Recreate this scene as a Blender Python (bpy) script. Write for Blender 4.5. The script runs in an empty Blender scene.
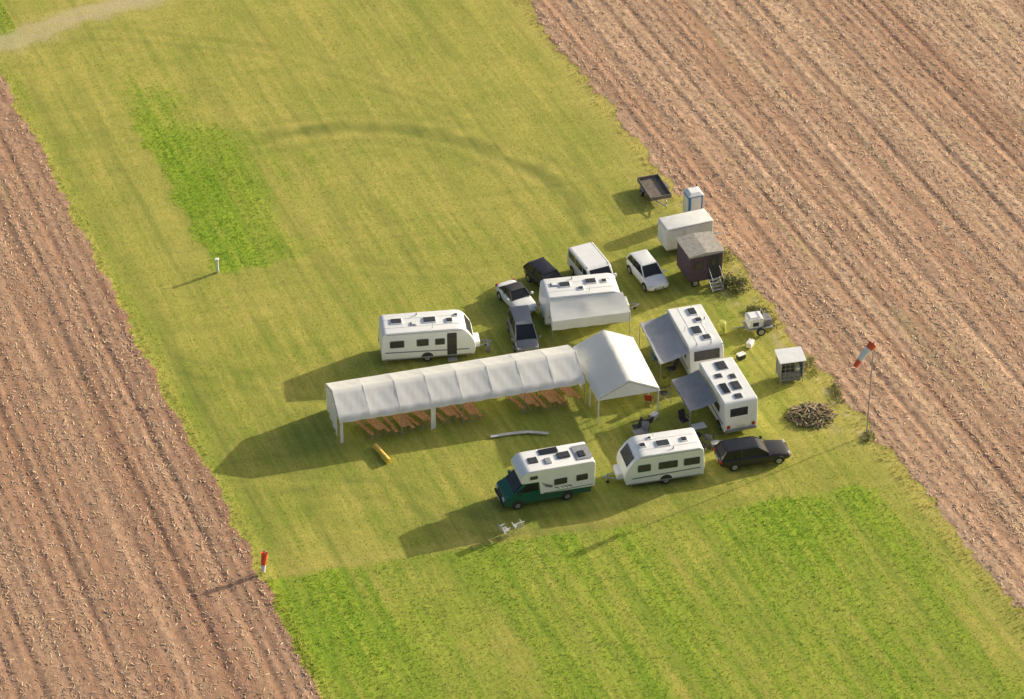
import bpy, math, random
import numpy as np
from mathutils import Vector, Matrix
R=math.radians
random.seed(7); rng=np.random.default_rng(11)
scene=bpy.context.scene
scene.view_settings.view_transform='Standard'; scene.view_settings.look='None'; scene.view_settings.exposure=0
COL=scene.collection

# ---------------------------------------------------------------- materials
def lnk(nt,a,b): nt.links.new(a,b)
def mat(name,col,rough=.6,var=.12,scale=3.,bump=0.,metal=0.,transl=0.,dirt=0.):
    m=bpy.data.materials.new(name); m.use_nodes=True; nt=m.node_tree
    b=nt.nodes['Principled BSDF']; b.inputs['Roughness'].default_value=rough; b.inputs['Metallic'].default_value=metal
    tc=nt.nodes.new('ShaderNodeTexCoord'); n=nt.nodes.new('ShaderNodeTexNoise'); n.inputs['Scale'].default_value=scale; n.inputs['Detail'].default_value=6
    lnk(nt,tc.outputs['Object'],n.inputs['Vector'])
    r=nt.nodes.new('ShaderNodeMapRange'); r.inputs['From Min'].default_value=.3; r.inputs['From Max'].default_value=.7
    r.inputs['To Min'].default_value=1-var; r.inputs['To Max'].default_value=1+var*.4
    lnk(nt,n.outputs['Fac'],r.inputs['Value'])
    mx=nt.nodes.new('ShaderNodeVectorMath'); mx.operation='SCALE'; mx.inputs[0].default_value=col[:3]
    lnk(nt,r.outputs[0],mx.inputs['Scale']); out=mx.outputs[0]
    if dirt>0:   # grime gathering low on the body
        sp=nt.nodes.new('ShaderNodeSeparateXYZ'); lnk(nt,tc.outputs['Object'],sp.inputs[0])
        mr=nt.nodes.new('ShaderNodeMapRange'); mr.inputs['From Min'].default_value=1.0; mr.inputs['From Max'].default_value=.2
        mr.inputs['To Min'].default_value=0; mr.inputs['To Max'].default_value=dirt; lnk(nt,sp.outputs['Z'],mr.inputs['Value'])
        mi=nt.nodes.new('ShaderNodeMix'); mi.data_type='RGBA'; lnk(nt,mr.outputs[0],mi.inputs[0]); lnk(nt,out,mi.inputs[6]); mi.inputs[7].default_value=(.16,.13,.08,1)
        out=mi.outputs[2]
    lnk(nt,out,b.inputs['Base Color'])
    if bump:
        bp=nt.nodes.new('ShaderNodeBump'); bp.inputs['Strength'].default_value=bump; bp.inputs['Distance'].default_value=.05
        lnk(nt,n.outputs['Fac'],bp.inputs['Height']); lnk(nt,bp.outputs[0],b.inputs['Normal'])
    if transl:
        tr=nt.nodes.new('ShaderNodeBsdfTranslucent'); lnk(nt,out,tr.inputs['Color']); ms=nt.nodes.new('ShaderNodeMixShader'); ms.inputs[0].default_value=transl
        o=nt.nodes['Material Output']; lnk(nt,b.outputs[0],ms.inputs[1]); lnk(nt,tr.outputs[0],ms.inputs[2]); lnk(nt,ms.outputs[0],o.inputs['Surface'])
    return m
WHITE=mat('caravan_white',(.95,.95,.93),.35,.05,1.5,dirt=.2)
ROOFW=mat('roof_white',(.95,.95,.93),.5,.10,2.5)
CREAM=mat('box_white',(.90,.89,.85),.5,.10,2,dirt=.2)
TENT=mat('tent_pvc',(.97,.97,.96),.55,.04,1.2,.2,transl=.28)
GREYF=mat('awning_grey',(.50,.51,.54),.8,.12,2,.2,transl=.15)
DGREYF=mat('awning_dark_grey',(.30,.31,.34),.8,.12,2,.2,transl=.12)
GLASS=mat('dark_glass',(.018,.02,.024),.08,.2,2)
TINT=mat('acrylic_window',(.06,.06,.062),.15,.3,3)
RUB=mat('rubber',(.025,.025,.027),.85,.2,6)
HUB=mat('hub_grey',(.45,.45,.46),.4,.2,6,metal=.5)
METAL=mat('galvanised',(.45,.46,.47),.5,.25,8,metal=.4)
DARK=mat('dark_plastic',(.045,.045,.048),.6,.2,5)
BLACKC=mat('black_car_paint',(.022,.022,.027),.2,.2,2,dirt=.3)
WHITEC=mat('white_car_paint',(.9,.9,.9),.25,.05,2,dirt=.2)
SILVER=mat('grey_car_paint',(.24,.25,.28),.3,.08,2,metal=.3,dirt=.2)
GREEN=mat('green_van_paint',(.008,.13,.08),.3,.15,2,dirt=.3)
RED=mat('red_lens',(.45,.02,.02),.3)
LAMP=mat('lamp_lens',(.7,.7,.68),.15)
WOOD=mat('beer_table_wood',(.68,.33,.12),.5,.45,6)
WOODL=mat('light_wood',(.72,.52,.28),.6,.25,6)
YEL=mat('yellow_foam',(.95,.62,.10),.7,.15,5)
PURPLE=mat('wagon_boards',(.12,.075,.11),.7,.35,5,.2)
GROOF=mat('wagon_roof_felt',(.42,.39,.35),.9,.3,4,.2)
BLUE=mat('blue_plastic',(.08,.26,.55),.5,.15,4)
GREYB=mat('grey_sheet',(.24,.24,.25),.7,.3,5)
BEDM=mat('trailer_ply',(.20,.17,.14),.95,.4,5,.2)
TSIDE=mat('trailer_side_board',(.25,.22,.19),.8,.3,5)
YG=mat('yellow_green_plastic',(.50,.52,.10),.6,.25,4)
ORANGE=mat('orange_cloth',(.9,.13,.05),.7,.1,4)
CLOTHW=mat('white_cloth',(.9,.89,.86),.8,.08,4)
GWHITE=mat('weathered_white_plank',(.66,.65,.60),.8,.2,4)
STRIPE=mat('grey_decal',(.22,.24,.28),.4,.15,3)
BARK=mat('sticks',(.33,.23,.14),.9,.5,9)
PLANK=mat('old_planks',(.50,.40,.26),.85,.35,6)

# ---------------------------------------------------------------- mesh helpers
def mk(name,verts,faces,m,parent=None,bev=0,smooth=False,sub=0):
    me=bpy.data.meshes.new(name); me.from_pydata([tuple(v) for v in verts],[],faces); me.validate(); me.update()
    import bmesh
    bm=bmesh.new(); bm.from_mesh(me); bmesh.ops.recalc_face_normals(bm,faces=bm.faces); bm.to_mesh(me); bm.free()
    me.materials.append(m); o=bpy.data.objects.new(name,me); COL.objects.link(o)
    if parent: o.parent=parent
    if smooth:
        me.shade_smooth(); me.set_sharp_from_angle(angle=R(38))
    if bev:
        b=o.modifiers.new('bev','BEVEL'); b.width=bev; b.segments=2; b.limit_method='ANGLE'; b.angle_limit=R(40)
    if sub:
        s=o.modifiers.new('sub','SUBSURF'); s.levels=sub; s.render_levels=sub
    return o
def empty(name,x,y,h=0,z=0):
    e=bpy.data.objects.new(name,None); e.empty_display_size=.3; COL.objects.link(e); e.location=(x,y,z); e.rotation_euler=(0,0,R(h)); return e
def box(n,p,m,x0,x1,y0,y1,z0,z1,bev=0):
    v=[(x,y,z) for x in(x0,x1) for y in(y0,y1) for z in(z0,z1)]
    return mk(n,v,[(0,1,3,2),(4,6,7,5),(0,4,5,1),(2,3,7,6),(0,2,6,4),(1,5,7,3)],m,p,bev)
def rpoly(pts,rad,seg=4):
    out=[];n=len(pts)
    for i in range(n):
        P=Vector(pts[i]);A=Vector(pts[i-1]);B=Vector(pts[(i+1)%n]); r=rad[i] if hasattr(rad,'__len__') else rad
        a=(A-P);b=(B-P); d=min(r,a.length*.48,b.length*.48)
        if d<.005: out.append(tuple(P)); continue
        p1=P+a.normalized()*d;p2=P+b.normalized()*d
        for k in range(seg+1):
            t=k/seg; q=p1*(1-t)**2+P*2*t*(1-t)+p2*t*t; out.append(tuple(q))
    return out
def prism(n,p,m,pts,y0,y1,bev=0,smooth=True):
    k=len(pts); v=[(a,y0,b) for a,b in pts]+[(a,y1,b) for a,b in pts]
    f=[tuple(range(k)),tuple(range(2*k-1,k-1,-1))]+[(i,(i+1)%k,k+(i+1)%k,k+i) for i in range(k)]
    return mk(n,v,f,m,p,bev,smooth)
def slab(n,p,m,q,th):   # quad panel extruded along its normal
    q=[Vector(a) for a in q]; nn=(q[1]-q[0]).cross(q[3]-q[0]).normalized()*th
    v=[a-nn*.3 for a in q]+[a+nn for a in q]; k=len(q)
    return mk(n,v,[tuple(range(k)),tuple(range(2*k-1,k-1,-1))]+[(i,(i+1)%k,k+(i+1)%k,k+i) for i in range(k)],m,p)
def rod(n,p,m,pts,r,seg=8):
    V=[];F=[]
    for a,b in zip(pts[:-1],pts[1:]):
        a=Vector(a);b=Vector(b);d=(b-a).normalized(); u=d.orthogonal().normalized(); w=d.cross(u); s=len(V)
        for P in(a,b):
            for k in range(seg):
                t=2*math.pi*k/seg; V.append(P+u*math.cos(t)*r+w*math.sin(t)*r)
        F+=[(s+k,s+(k+1)%seg,s+seg+(k+1)%seg,s+seg+k) for k in range(seg)]+[tuple(range(s,s+seg)),tuple(range(s+2*seg-1,s+seg-1,-1))]
    return mk(n,V,F,m,p,0,True)
def lathe(n,p,m,prof,axis='y',c=(0,0,0),seg=20):  # prof (r,h)
    V=[];F=[]
    for r,h in prof:
        for k in range(seg):
            t=2*math.pi*k/seg; a,b=r*math.cos(t),r*math.sin(t)
            V.append((c[0]+a,c[1]+h,c[2]+b) if axis=='y' else (c[0]+a,c[1]+b,c[2]+h))
    for j in range(len(prof)-1):
        F+=[(j*seg+k,j*seg+(k+1)%seg,(j+1)*seg+(k+1)%seg,(j+1)*seg+k) for k in range(seg)]
    F+=[tuple(range(seg)),tuple(range(len(prof)*seg-1,(len(prof)-1)*seg-1,-1))]
    return mk(n,V,F,m,p,0,True)
def wheel(p,x,y,r=.31,w=.2,hub=HUB,nm='wheel'):
    s=1 if y>0 else -1
    lathe(nm,p,RUB,[(r*.6,-w/2),(r*.93,-w/2),(r,-w*.35),(r,w*.35),(r*.93,w/2),(r*.6,w/2)],'y',(x,y,r))
    lathe(nm+'_hub',p,hub,[(r*.62,-w/2-.004),(r*.62,0),(r*.60,w/2+.004),(r*.25,w/2+.02)] if s>0 else [(r*.25,-w/2-.02),(r*.60,-w/2-.004),(r*.62,0),(r*.62,w/2+.004)],'y',(x,y,r))
def arch(p,x,y,r,side):
    pts=[(x+r*math.cos(t),r*.85+r*math.sin(t)) for t in [math.pi*k/10 for k in range(11)]]+[(x-r,.33),(x+r,.33)]
    prism('wheel_arch',p,DARK,pts,y-.012 if side<0 else y-.02,y+.02 if side<0 else y+.012)

# ---------------------------------------------------------------- caravan
def caravan(name,x,y,h,L,W,H,wins,door=None,skylights=(),slope=.75,stripe=STRIPE,hitch=True,cut=None,ac=None):
    e=empty(name,x,y,h); a=L/2; w=W/2
    prof=rpoly([(-a+.04,.36),(-a,1.0),(-a+.10,H),(a-slope,H),(a-.12,1.5),(a,.95),(a-.10,.36)],[.05,.4,.32,.55,.4,.25,.06],5)
    prism('body_shell',e,WHITE,prof,-w,w,.06)
    box('chassis',e,DARK,-a+.3,a-.25,-w+.12,w-.12,.24,.37)
    for s in(-1,1):
        yy=s*w; ya,yb=(yy-.02,yy+.014) if s>0 else (yy-.014,yy+.02)
        box('skirt_rail',e,METAL,-a+.2,a-.3,ya-.004 if s<0 else ya,yb+.004 if s>0 else yb,.37,.45)
        prism('decal_stripe',e,stripe,[(-a+.25,.92),(a-.55,.78),(a-.4,.86),(-a+.25,1.0)],ya,yb,0,False)
        box('awning_rail',e,METAL,-a+.35,a-slope-.1,ya,yb,H-.14,H-.10)
        for i,(c,wd,z0,z1) in enumerate(wins):
            P=lambda g:rpoly([(c-wd/2-g,z0-g),(c+wd/2+g,z0-g),(c+wd/2+g,z1+g),(c-wd/2-g,z1+g)],.09,3)
            prism('window_frame_%d'%i,e,STRIPE,P(.035),ya,yb-.004 if s>0 else yb)
            prism('window_%d'%i,e,TINT,P(0),ya-.018 if s<0 else ya,yb+.018 if s>0 else yb)
        arch(e,-.1,yy,.42,s); wheel(e,-.1,yy-s*.11,.32)
        for zz,mm in((.62,RED),(.8,LAMP)): box('rear_lamp',e,mm,-a-.03,-a+.06,s*(w-.28)-.07,s*(w-.28)+.07,zz,zz+.14)
    if door:
        c,s,op=door; yy=s*w
        ya,yb=sorted((yy-s*.02,yy+s*.02))
        prism('door',e,DARK if op else ROOFW,rpoly([(c-.32,.45),(c+.32,.45),(c+.32,2.2),(c-.32,2.2)],.08,3),ya,yb)  # open door: interior shade put in as a dark panel
        prism('door_window',e,TINT,rpoly([(c-.2,1.35),(c+.2,1.35),(c+.2,2.0),(c-.2,2.0)],.06,3),ya-(.01 if s<0 else 0),yb+(.01 if s>0 else 0))
        box('step',e,METAL,c-.3,c+.3,min(yy,yy+s*.4)+.03*s,max(yy,yy+s*.4)+.03*s,.18,.24)
    nx,nz=(a-.12)-(a-slope),1.5-H
    def fp(t,yv,off=.0): return (a-slope+nx*t,yv,H+nz*t)
    slab('front_window',e,TINT,[fp(.28,-w+.3),fp(.9,-w+.3),fp(.9,w-.3),fp(.28,w-.3)],.03)
    slab('rear_window',e,TINT,[(-a+.055,-w+.35,1.5),(-a+.055,w-.35,1.5),(-a+.10,w-.35,2.1),(-a+.10,-w+.35,2.1)],.05)
    for i,(sx,sy,lx,ly,dk) in enumerate(skylights):
        box('skylight_frame_%d'%i,e,ROOFW if dk else METAL,sx-lx/2,sx+lx/2,sy-ly/2,sy+ly/2,H-.02,H+.06,.02)
        box('skylight_%d'%i,e,TINT if dk else ROOFW,sx-lx/2+.06,sx+lx/2-.06,sy-ly/2+.06,sy+ly/2-.06,H+.04,H+.10,.03)
    for yv in(-w*.42,w*.42): rod('roof_rib',e,ROOFW,[(-a+.3,yv,H+.0),(a-slope-.2,yv,H+.0)],.018,6)
    rod('flue',e,METAL,[(-.6,w*.7,H-.05),(-.6,w*.7,H+.16)],.05)
    rod('antenna_mast',e,METAL,[(.3,-w*.72,H-.05),(.3,-w*.72,H+.35)],.018)
    if hitch:
        rod('drawbar',e,METAL,[(a-.3,-.6,.40),(a+1.15,0,.45),(a-.3,.6,.40)],.045)
        rod('jockey_wheel',e,METAL,[(a+.85,.12,.8),(a+.85,.12,.12)],.03); lathe('jockey_tyre',e,RUB,[(.06,-.03),(.11,-.02),(.11,.02),(.06,.03)],'y',(a+.85,.12,.11),12)
        box('gas_locker',e,WHITE,a-.1,a+.35,-.55,.55,.45,.9,.08)
    for sx in(-a+.35,a-.5):
        for sy in(-w+.3,w-.3): rod('corner_steady',e,METAL,[(sx,sy,.36),(sx,sy*1.05,.0)],.03,6)
    return e

caravan('caravan',-5.65,-.25,7.6,6.3,2.25,2.5,[(-2.1,.9,1.35,1.85),(-.4,.75,1.35,1.85),(.75,.6,1.35,1.8)],(1.55,-1,True),
        [(-2.0,.2,.8,.6,True),(-.9,-.2,.4,.4,False),(.2,.1,.9,.65,True),(1.5,-.1,.5,.5,True),(2.0,.45,.3,.3,True)])
caravan('caravan',4.75,3.9,10,5.6,2.25,2.55,[(-1.8,.9,1.35,1.85),(1.3,1.0,1.35,1.85)],None,
        [(-1.9,.3,.5,.4,False),(-1.2,.2,.8,.6,True),(-.2,-.4,.4,.4,True),(.6,.3,.8,.6,True),(1.5,.2,.4,.4,True)],slope=.5)
caravan('caravan',12.1,-.95,-74,5.2,2.35,2.6,[(-1.7,.8,1.35,1.85),(1.2,.9,1.35,1.85)],None,
        [(-1.6,.3,.8,.6,True),(-.6,.4,.5,.5,True),(.5,-.1,.9,.7,True),(1.4,.3,.6,.6,True)],slope=.3)
caravan('caravan',9.35,-13.4,193.5,5.2,2.2,2.5,[(-1.75,1.0,1.3,1.8),(-.2,1.2,1.3,1.8),(1.35,.8,1.3,1.8)],None,
        [(-1.5,0,.45,.45,True),(-.1,.1,.9,.65,True),(1.2,0,.45,.45,True),(.6,-.6,.3,.3,True)],slope=.85)

# ---------------------------------------------------------------- motorhome (the one with end window)
def motorhome():
    e=empty('motorhome',13.95,-7.0,-72.5); a=2.45;w=1.12;H=2.65
    prof=rpoly([(-a,.4),(-a,H),(a-.12,H),(a,1.2),(a-.03,.4)],[.05,.2,.3,.3,.06],5)
    prism('body_shell',e,WHITE,prof,-w,w,.07)
    box('chassis',e,DARK,-a+.2,a-.2,-w+.1,w-.1,.22,.41)
    slab('end_window',e,TINT,[(a-.085,-.75,1.55),(a-.085,.45,1.55),(a-.12,.45,2.15),(a-.12,-.75,2.15)],.06)
    box('bumper',e,STRIPE,a-.06,a+.08,-w+.05,w-.05,.38,.56,.03)
    for yv in(-.85,.85):
        box('end_lamp',e,RED,a-.02,a+.035,yv-.1,yv+.1,.66,.9,.01)
    box('number_plate',e,LAMP,a-.02,a+.045,-.26,.26,.7,.82)
    for s in(-1,1):
        yy=s*w
        for c,wd in((-1.4,.8),(.9,1.1)):
            ya,yb=sorted((yy-s*.02,yy+s*.025)); prism('side_window',e,TINT,rpoly([(c-wd/2,1.35),(c+wd/2,1.35),(c+wd/2,1.9),(c-wd/2,1.9)],.08,3),ya,yb)
        ya,yb=sorted((yy-s*.02,yy+s*.012)); box('decal_stripe',e,STRIPE,-a+.2,a-.3,ya,yb,.85,.97)
        for xx in(-1.5,1.5): arch(e,xx,yy,.4,s); wheel(e,xx,yy-s*.12,.33)
    for i,(sx,sy,lx,ly,d) in enumerate([(-1.6,.1,.9,.7,True),(-.6,-.45,.45,.45,True),(-.3,.4,.5,.4,True),(.7,.25,.9,.6,True),(.8,-.55,1.1,.5,False),(1.8,0,.5,.5,True)]):
        box('skylight_frame_%d'%i,e,METAL,sx-lx/2,sx+lx/2,sy-ly/2,sy+ly/2,H-.02,H+.05,.02)
        box('skylight_%d'%i,e,TINT if d else GLASS,sx-lx/2+.05,sx+lx/2-.05,sy-ly/2+.05,sy+ly/2-.05,H+.03,H+.09,.02)
motorhome()

# ---------------------------------------------------------------- canopies
def canopy(parent,m,A,B,C,D,posts,sag=.12,valance=0,nm='canopy',sides=False):
    n=14;V=[];F=[]
    A,B,C,D=map(Vector,(A,B,C,D))
    for i in range(n+1):
        for j in range(n+1):
            s,t=i/n,j/n; P=(A*(1-s)+B*s)*(1-t)+(D*(1-s)+C*s)*t
            P.z-=sag*math.sin(math.pi*t)*(.4+.6*abs(math.sin(2*math.pi*s)))+random.uniform(-.01,.01); V.append(P)
    F=[(i*(n+1)+j,(i+1)*(n+1)+j,(i+1)*(n+1)+j+1,i*(n+1)+j+1) for i in range(n) for j in range(n)]
    if valance:
        s0=len(V)
        for i in range(n+1): q=V[i*(n+1)+n]; V.append(Vector((q.x+.03*math.sin(i*2.3),q.y+.03*math.cos(i*1.7),q.z-valance)))
        F+=[(i*(n+1)+n,(i+1)*(n+1)+n,s0+i+1,s0+i) for i in range(n)]
        if sides:
            for i in(0,n):
                s0=len(V)
                for j in range(n+1): q=V[i*(n+1)+j]; V.append(Vector((q.x,q.y,max(.03,q.z-valance-(1-j/n)*.3))))
                F+=[(i*(n+1)+j,i*(n+1)+j+1,s0+j+1,s0+j) for j in range(n)]
    mk(nm,V,F,m,parent,0,True)
    for P in posts: rod('pole',parent,METAL,[(P[0],P[1],0),P],.025,6)
e=empty('awning',0,0)
canopy(e,GREYF,(10.35,.9,2.35),(11.55,-3.6,2.35),(9.7,-4.3,1.95),(8.5,.3,1.95),[(9.7,-4.3,1.95),(8.5,.3,1.95),(9.1,-2,1.9)],.22,.15)
e=empty('awning',0,0)
canopy(e,DGREYF,(12.1,-5.4,2.3),(13.15,-8.8,2.3),(11.4,-9.4,1.95),(10.35,-6.0,1.95),[(11.4,-9.4,1.95),(10.35,-6.0,1.95)],.2,.2)
e=empty('awning',4.75,3.9,10)
canopy(e,TENT,(-2.5,-1.15,2.45),(2.5,-1.15,2.45),(2.75,-2.7,1.85),(-2.6,-2.75,1.75),[(2.7,-2.68,1.85),(-2.55,-2.7,1.75)],.1,.75,sides=True)

# ---------------------------------------------------------------- camper van with alcove
def camper():
    e=empty('camper_van',2.05,-15.5,197); w=.95
    cab=rpoly([(.2,.32),(.2,1.95),(1.55,1.95),(2.35,1.22),(2.85,1.0),(2.95,.7),(2.92,.34)],[.0,.05,.25,.15,.2,.1,.1],4)
    prism('cab',e,GREEN,cab,-w,w,.08)
    prism('lower_body',e,GREEN,rpoly([(-2.75,.34),(-2.8,.95),(.25,1.0),(.25,.34)],.04,2),-w,w,.04)
    slab('windscreen',e,GLASS,[(1.66,-.78,1.88),(2.28,-.84,1.30),(2.28,.84,1.30),(1.66,.78,1.88)],.03)
    for s in(-1,1):
        yy=s*w; ya,yb=sorted((yy-s*.02,yy+s*.018))
        prism('cab_window',e,GLASS,rpoly([(.75,1.25),(2.1,1.25),(1.5,1.84),(.75,1.84)],.06,3),ya,yb)
        prism('decal',e,STRIPE,[(-.1,1.35),(.3,1.5),(.55,1.9),(.3,1.75),(-.25,1.5)],*(sorted((s*1.05-s*.02,s*1.05+s*.01))))
        for xx in(2.05,-1.2): arch(e,xx,yy,.4,s); wheel(e,xx,yy-s*.1,.32)
        box('mirror',e,DARK,1.85,2.05,*(sorted((yy+s*.08,yy+s*.3))),1.25,1.5,.03)
        box('headlamp',e,LAMP,2.84,2.965,s*.68-.17,s*.68+.17,.72,.9,.02)
        box('rear_lamp',e,RED,-2.86,-2.78,s*.8-.08,s*.8+.08,.6,.9)
    box('front_bumper',e,DARK,2.75,3.03,-w+.02,w-.02,.34,.56,.05)
    box('grille',e,DARK,2.86,2.975,-.45,.45,.72,.88)
    box('number_plate',e,LAMP,3.0,3.045,-.26,.26,.40,.52)
    hab=rpoly([(-2.95,.82),(-2.98,2.8),(1.5,2.9),(1.95,2.45),(1.85,2.0),(.7,1.96),(.6,.98)],[.06,.22,.35,.3,.15,.1,.05],5)
    prism('habitation_box',e,WHITE,hab,-1.06,1.06,.07)
    for s in(-1,1):
        yy=s*1.06
        for c,wd,z0,z1 in((-2.1,.75,1.5,1.95),(-.7,.85,1.5,1.95),(1.05,.5,2.25,2.5)):
            ya,yb=sorted((yy-s*.02,yy+s*.03)); prism('box_window',e,TINT,rpoly([(c-wd/2,z0),(c+wd/2,z0),(c+wd/2,z1),(c-wd/2,z1)],.07,3),ya,yb)
        ya,yb=sorted((yy-s*.02,yy+s*.012))
        for k in range(4): prism('leaf_decal',e,STRIPE,rpoly([(-1.5+k*.28,1.12),(-1.25+k*.28,1.22+.05*k),(-1.1+k*.28,1.36),(-1.38+k*.28,1.3)],.03,2),ya,yb)
        box('stripe',e,STRIPE,-2.8,.4,ya,yb,1.0,1.05)
    box('luggage_rack',e,METAL,-2.9,-1.9,-.7,.7,2.83,2.88)
    for i,(sx,sy,l) in enumerate([(-1.2,0,.8),(-.1,.3,.4),(.8,0,.6),(-2.3,.2,.45)]):
        box('skylight_%d'%i,e,TINT if i!=1 else METAL,sx-l/2,sx+l/2,sy-.28,sy+.28,2.84,2.95,.03)
    box('solar_panel',e,GLASS,-1.0,.2,-.9,-.4,2.88,2.93)
camper()

# ---------------------------------------------------------------- cars
def loft(n,p,m,rings,sub=1):
    k=len(rings[0]);V=[v for r in rings for v in r]
    F=[(j*k+i,j*k+(i+1)%k,(j+1)*k+(i+1)%k,(j+1)*k+i) for j in range(len(rings)-1) for i in range(k)]
    F+=[tuple(range(k)),tuple(range(len(V)-1,len(V)-k-1,-1))]
    return mk(n,V,F,m,p,0,True,sub)
def car(name,x,y,h,L,W,H,paint,kind='hatch',roofm=None):
    e=empty(name,x,y,h); w=W/2; roofm=roofm or paint
    if kind=='estate': st=[(-.5,.84,.42,.72,.9),(-.475,.95,.28,.78,.96),(-.3,1,.2,.8,.97),(0,1,.2,.8,.96),(.18,1,.2,.78,.94),(.33,.98,.2,.7,.84),(.45,.93,.22,.62,.73),(.5,.78,.35,.5,.6)]; g=(-.475,.20,-.40,.03)
    elif kind=='coupe': st=[(-.5,.82,.42,.7,.84),(-.46,.95,.28,.76,.9),(-.3,1,.2,.78,.9),(0,1,.2,.76,.87),(.18,1,.2,.74,.85),(.33,.98,.2,.68,.78),(.45,.93,.22,.6,.68),(.5,.78,.35,.48,.55)]; g=(-.34,.16,-.2,.0)
    elif kind=='mpv': st=[(-.5,.86,.42,.76,.95),(-.475,.96,.28,.8,1.0),(-.3,1,.2,.82,1.02),(0,1,.2,.82,1.02),(.25,1,.2,.8,1.0),(.38,.98,.2,.74,.9),(.46,.93,.22,.66,.78),(.5,.8,.35,.52,.62)]; g=(-.48,.33,-.43,.08)
    else: st=[(-.5,.84,.42,.74,.9),(-.47,.95,.28,.78,.95),(-.3,1,.2,.8,.96),(0,1,.2,.8,.96),(.22,1,.2,.78,.93),(.36,.98,.2,.72,.84),(.46,.93,.22,.62,.74),(.5,.78,.35,.5,.6)]; g=(-.475,.25,-.38,.04)
    rings=[]
    for fx,fw,z0,zb,zt in st:
        ww=w*fw;X=fx*L
        half=[(ww*.85,z0),(ww*.985,z0+.1),(ww,(z0+zb)/2),(ww*.985,zb-.03),(ww*.9,zt-.035),(ww*.55,zt)]
        rings.append([(X,yv,z) for yv,z in half]+[(X,-yv,z) for yv,z in reversed(half)])
    loft('body',e,paint,rings)
    zb=.88 if kind!='mpv' else .95
    b0,b1,t0,t1=[k*L for k in g]; wb,wt=w*.90,w*.72; zt=H-.05
    V=[(b0,-wb,zb),(b1,-wb*.96,zb-.02),(b1,wb*.96,zb-.02),(b0,wb,zb),(t0,-wt,zt),(t1,-wt*.96,zt),(t1,wt*.96,zt),(t0,wt,zt)]
    mk('glasshouse',V,[(0,1,2,3),(7,6,5,4),(0,4,5,1),(1,5,6,2),(2,6,7,3),(3,7,4,0)],GLASS,e,.06,True)
    V=[(t0-.06,-wt-.02),(t1+.07,-wt*.96-.0),(t1+.07,wt*.96),(t0-.06,wt+.02)]
    rp=rpoly(V,.12,3); k=len(rp)
    VV=[(a,b,zt-.03) for a,b in rp]+[(a,b,zt+.015) for a,b in rp]+[((a-(t0+t1)/2)*.8+(t0+t1)/2,b*.75,H) for a,b in rp]
    mk('roof',VV,[tuple(range(k-1,-1,-1)),tuple(range(2*k,3*k))]+[(r*k+i,r*k+(i+1)%k,(r+1)*k+(i+1)%k,(r+1)*k+i) for r in(0,1) for i in range(k)],roofm,e,0,True)
    for s in(-1,1):
        for nm,bx,tx in(('front_pillar',b1,t1),('rear_pillar',b0,t0)):
            rod(nm,e,roofm,[(bx,s*wb*.96,zb-.02),(tx,s*wt*.97,zt)],.04 if nm[0]=='f' else .07,6)
        mxp=(b0+t1)/2+.1
        rod('mid_pillar',e,DARK if roofm is paint else roofm,[(mxp,s*(wb+.0),zb),(mxp,s*(wt+.01),zt)],.035,6)
        if kind=='estate':
            rod('quarter_pillar',e,paint,[(b0+.9,s*wb,zb),(b0+.95,s*wt,zt)],.03,6); rod('roof_rail',e,DARK,[(t0+.1,s*wt*.9,H+.02),(t1-.1,s*wt*.9,H+.02)],.015,6)
        r=.31 if kind!='coupe' else .3
        for xx in(-.30*L,.31*L):
            pts=[(xx+r*1.2*math.cos(t),r+r*1.2*math.sin(t)) for t in [math.pi*k/10 for k in range(11)]]+[(xx-r*1.15,.2),(xx+r*1.15,.2)]
            prism('wheel_arch',e,DARK,pts,*sorted((s*(w-.1),s*(w+.004)))); wheel(e,xx,s*(w-.09),r,.2)
        box('headlamp',e,LAMP,L*.445,L*.478,*sorted((s*w*.5,s*w*.86)),.56,.70,.03)
        box('tail_lamp',e,RED,-L*.498,-L*.465,*sorted((s*w*.62,s*w*.9)),.66,.86,.02)
        box('mirror',e,paint,b1-.25,b1-.08,*sorted((s*(w+.02),s*(w+.18))),.9,1.02,.03)
        rod('door_seam',e,DARK,[(mxp,s*(w+.0),.85),(mxp,s*(w+.0),.3)],.008,5)
    box('grille',e,DARK,L*.48,L*.497,-w*.42,w*.42,.36,.52,.01)
    box('number_plate',e,LAMP,L*.49,L*.503,-.26,.26,.40,.5); box('rear_plate',e,LAMP,-L*.505,-L*.48,-.26,.26,.55,.66)
    if kind in('mpv','hatch'): rod('wiper',e,DARK,[(b1+.02,-.3,zb+.02),(b1-.2,.2,zb+.2)],.012,5)
    return e
car('parked_car',.35,5.2,-62,3.6,1.65,1.32,WHITEC,'coupe',roofm=DARK)
car('parked_car',9.3,8.2,-66,3.8,1.68,1.45,WHITEC,'hatch')
car('parked_car',.75,1.1,-80,3.9,1.68,1.62,SILVER,'mpv')
car('parked_car',2.45,7.3,-58,4.0,1.68,1.38,BLACKC,'hatch')
car('estate_car',15.3,-11.95,13.5,4.8,1.78,1.45,BLACKC,'estate')

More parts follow.
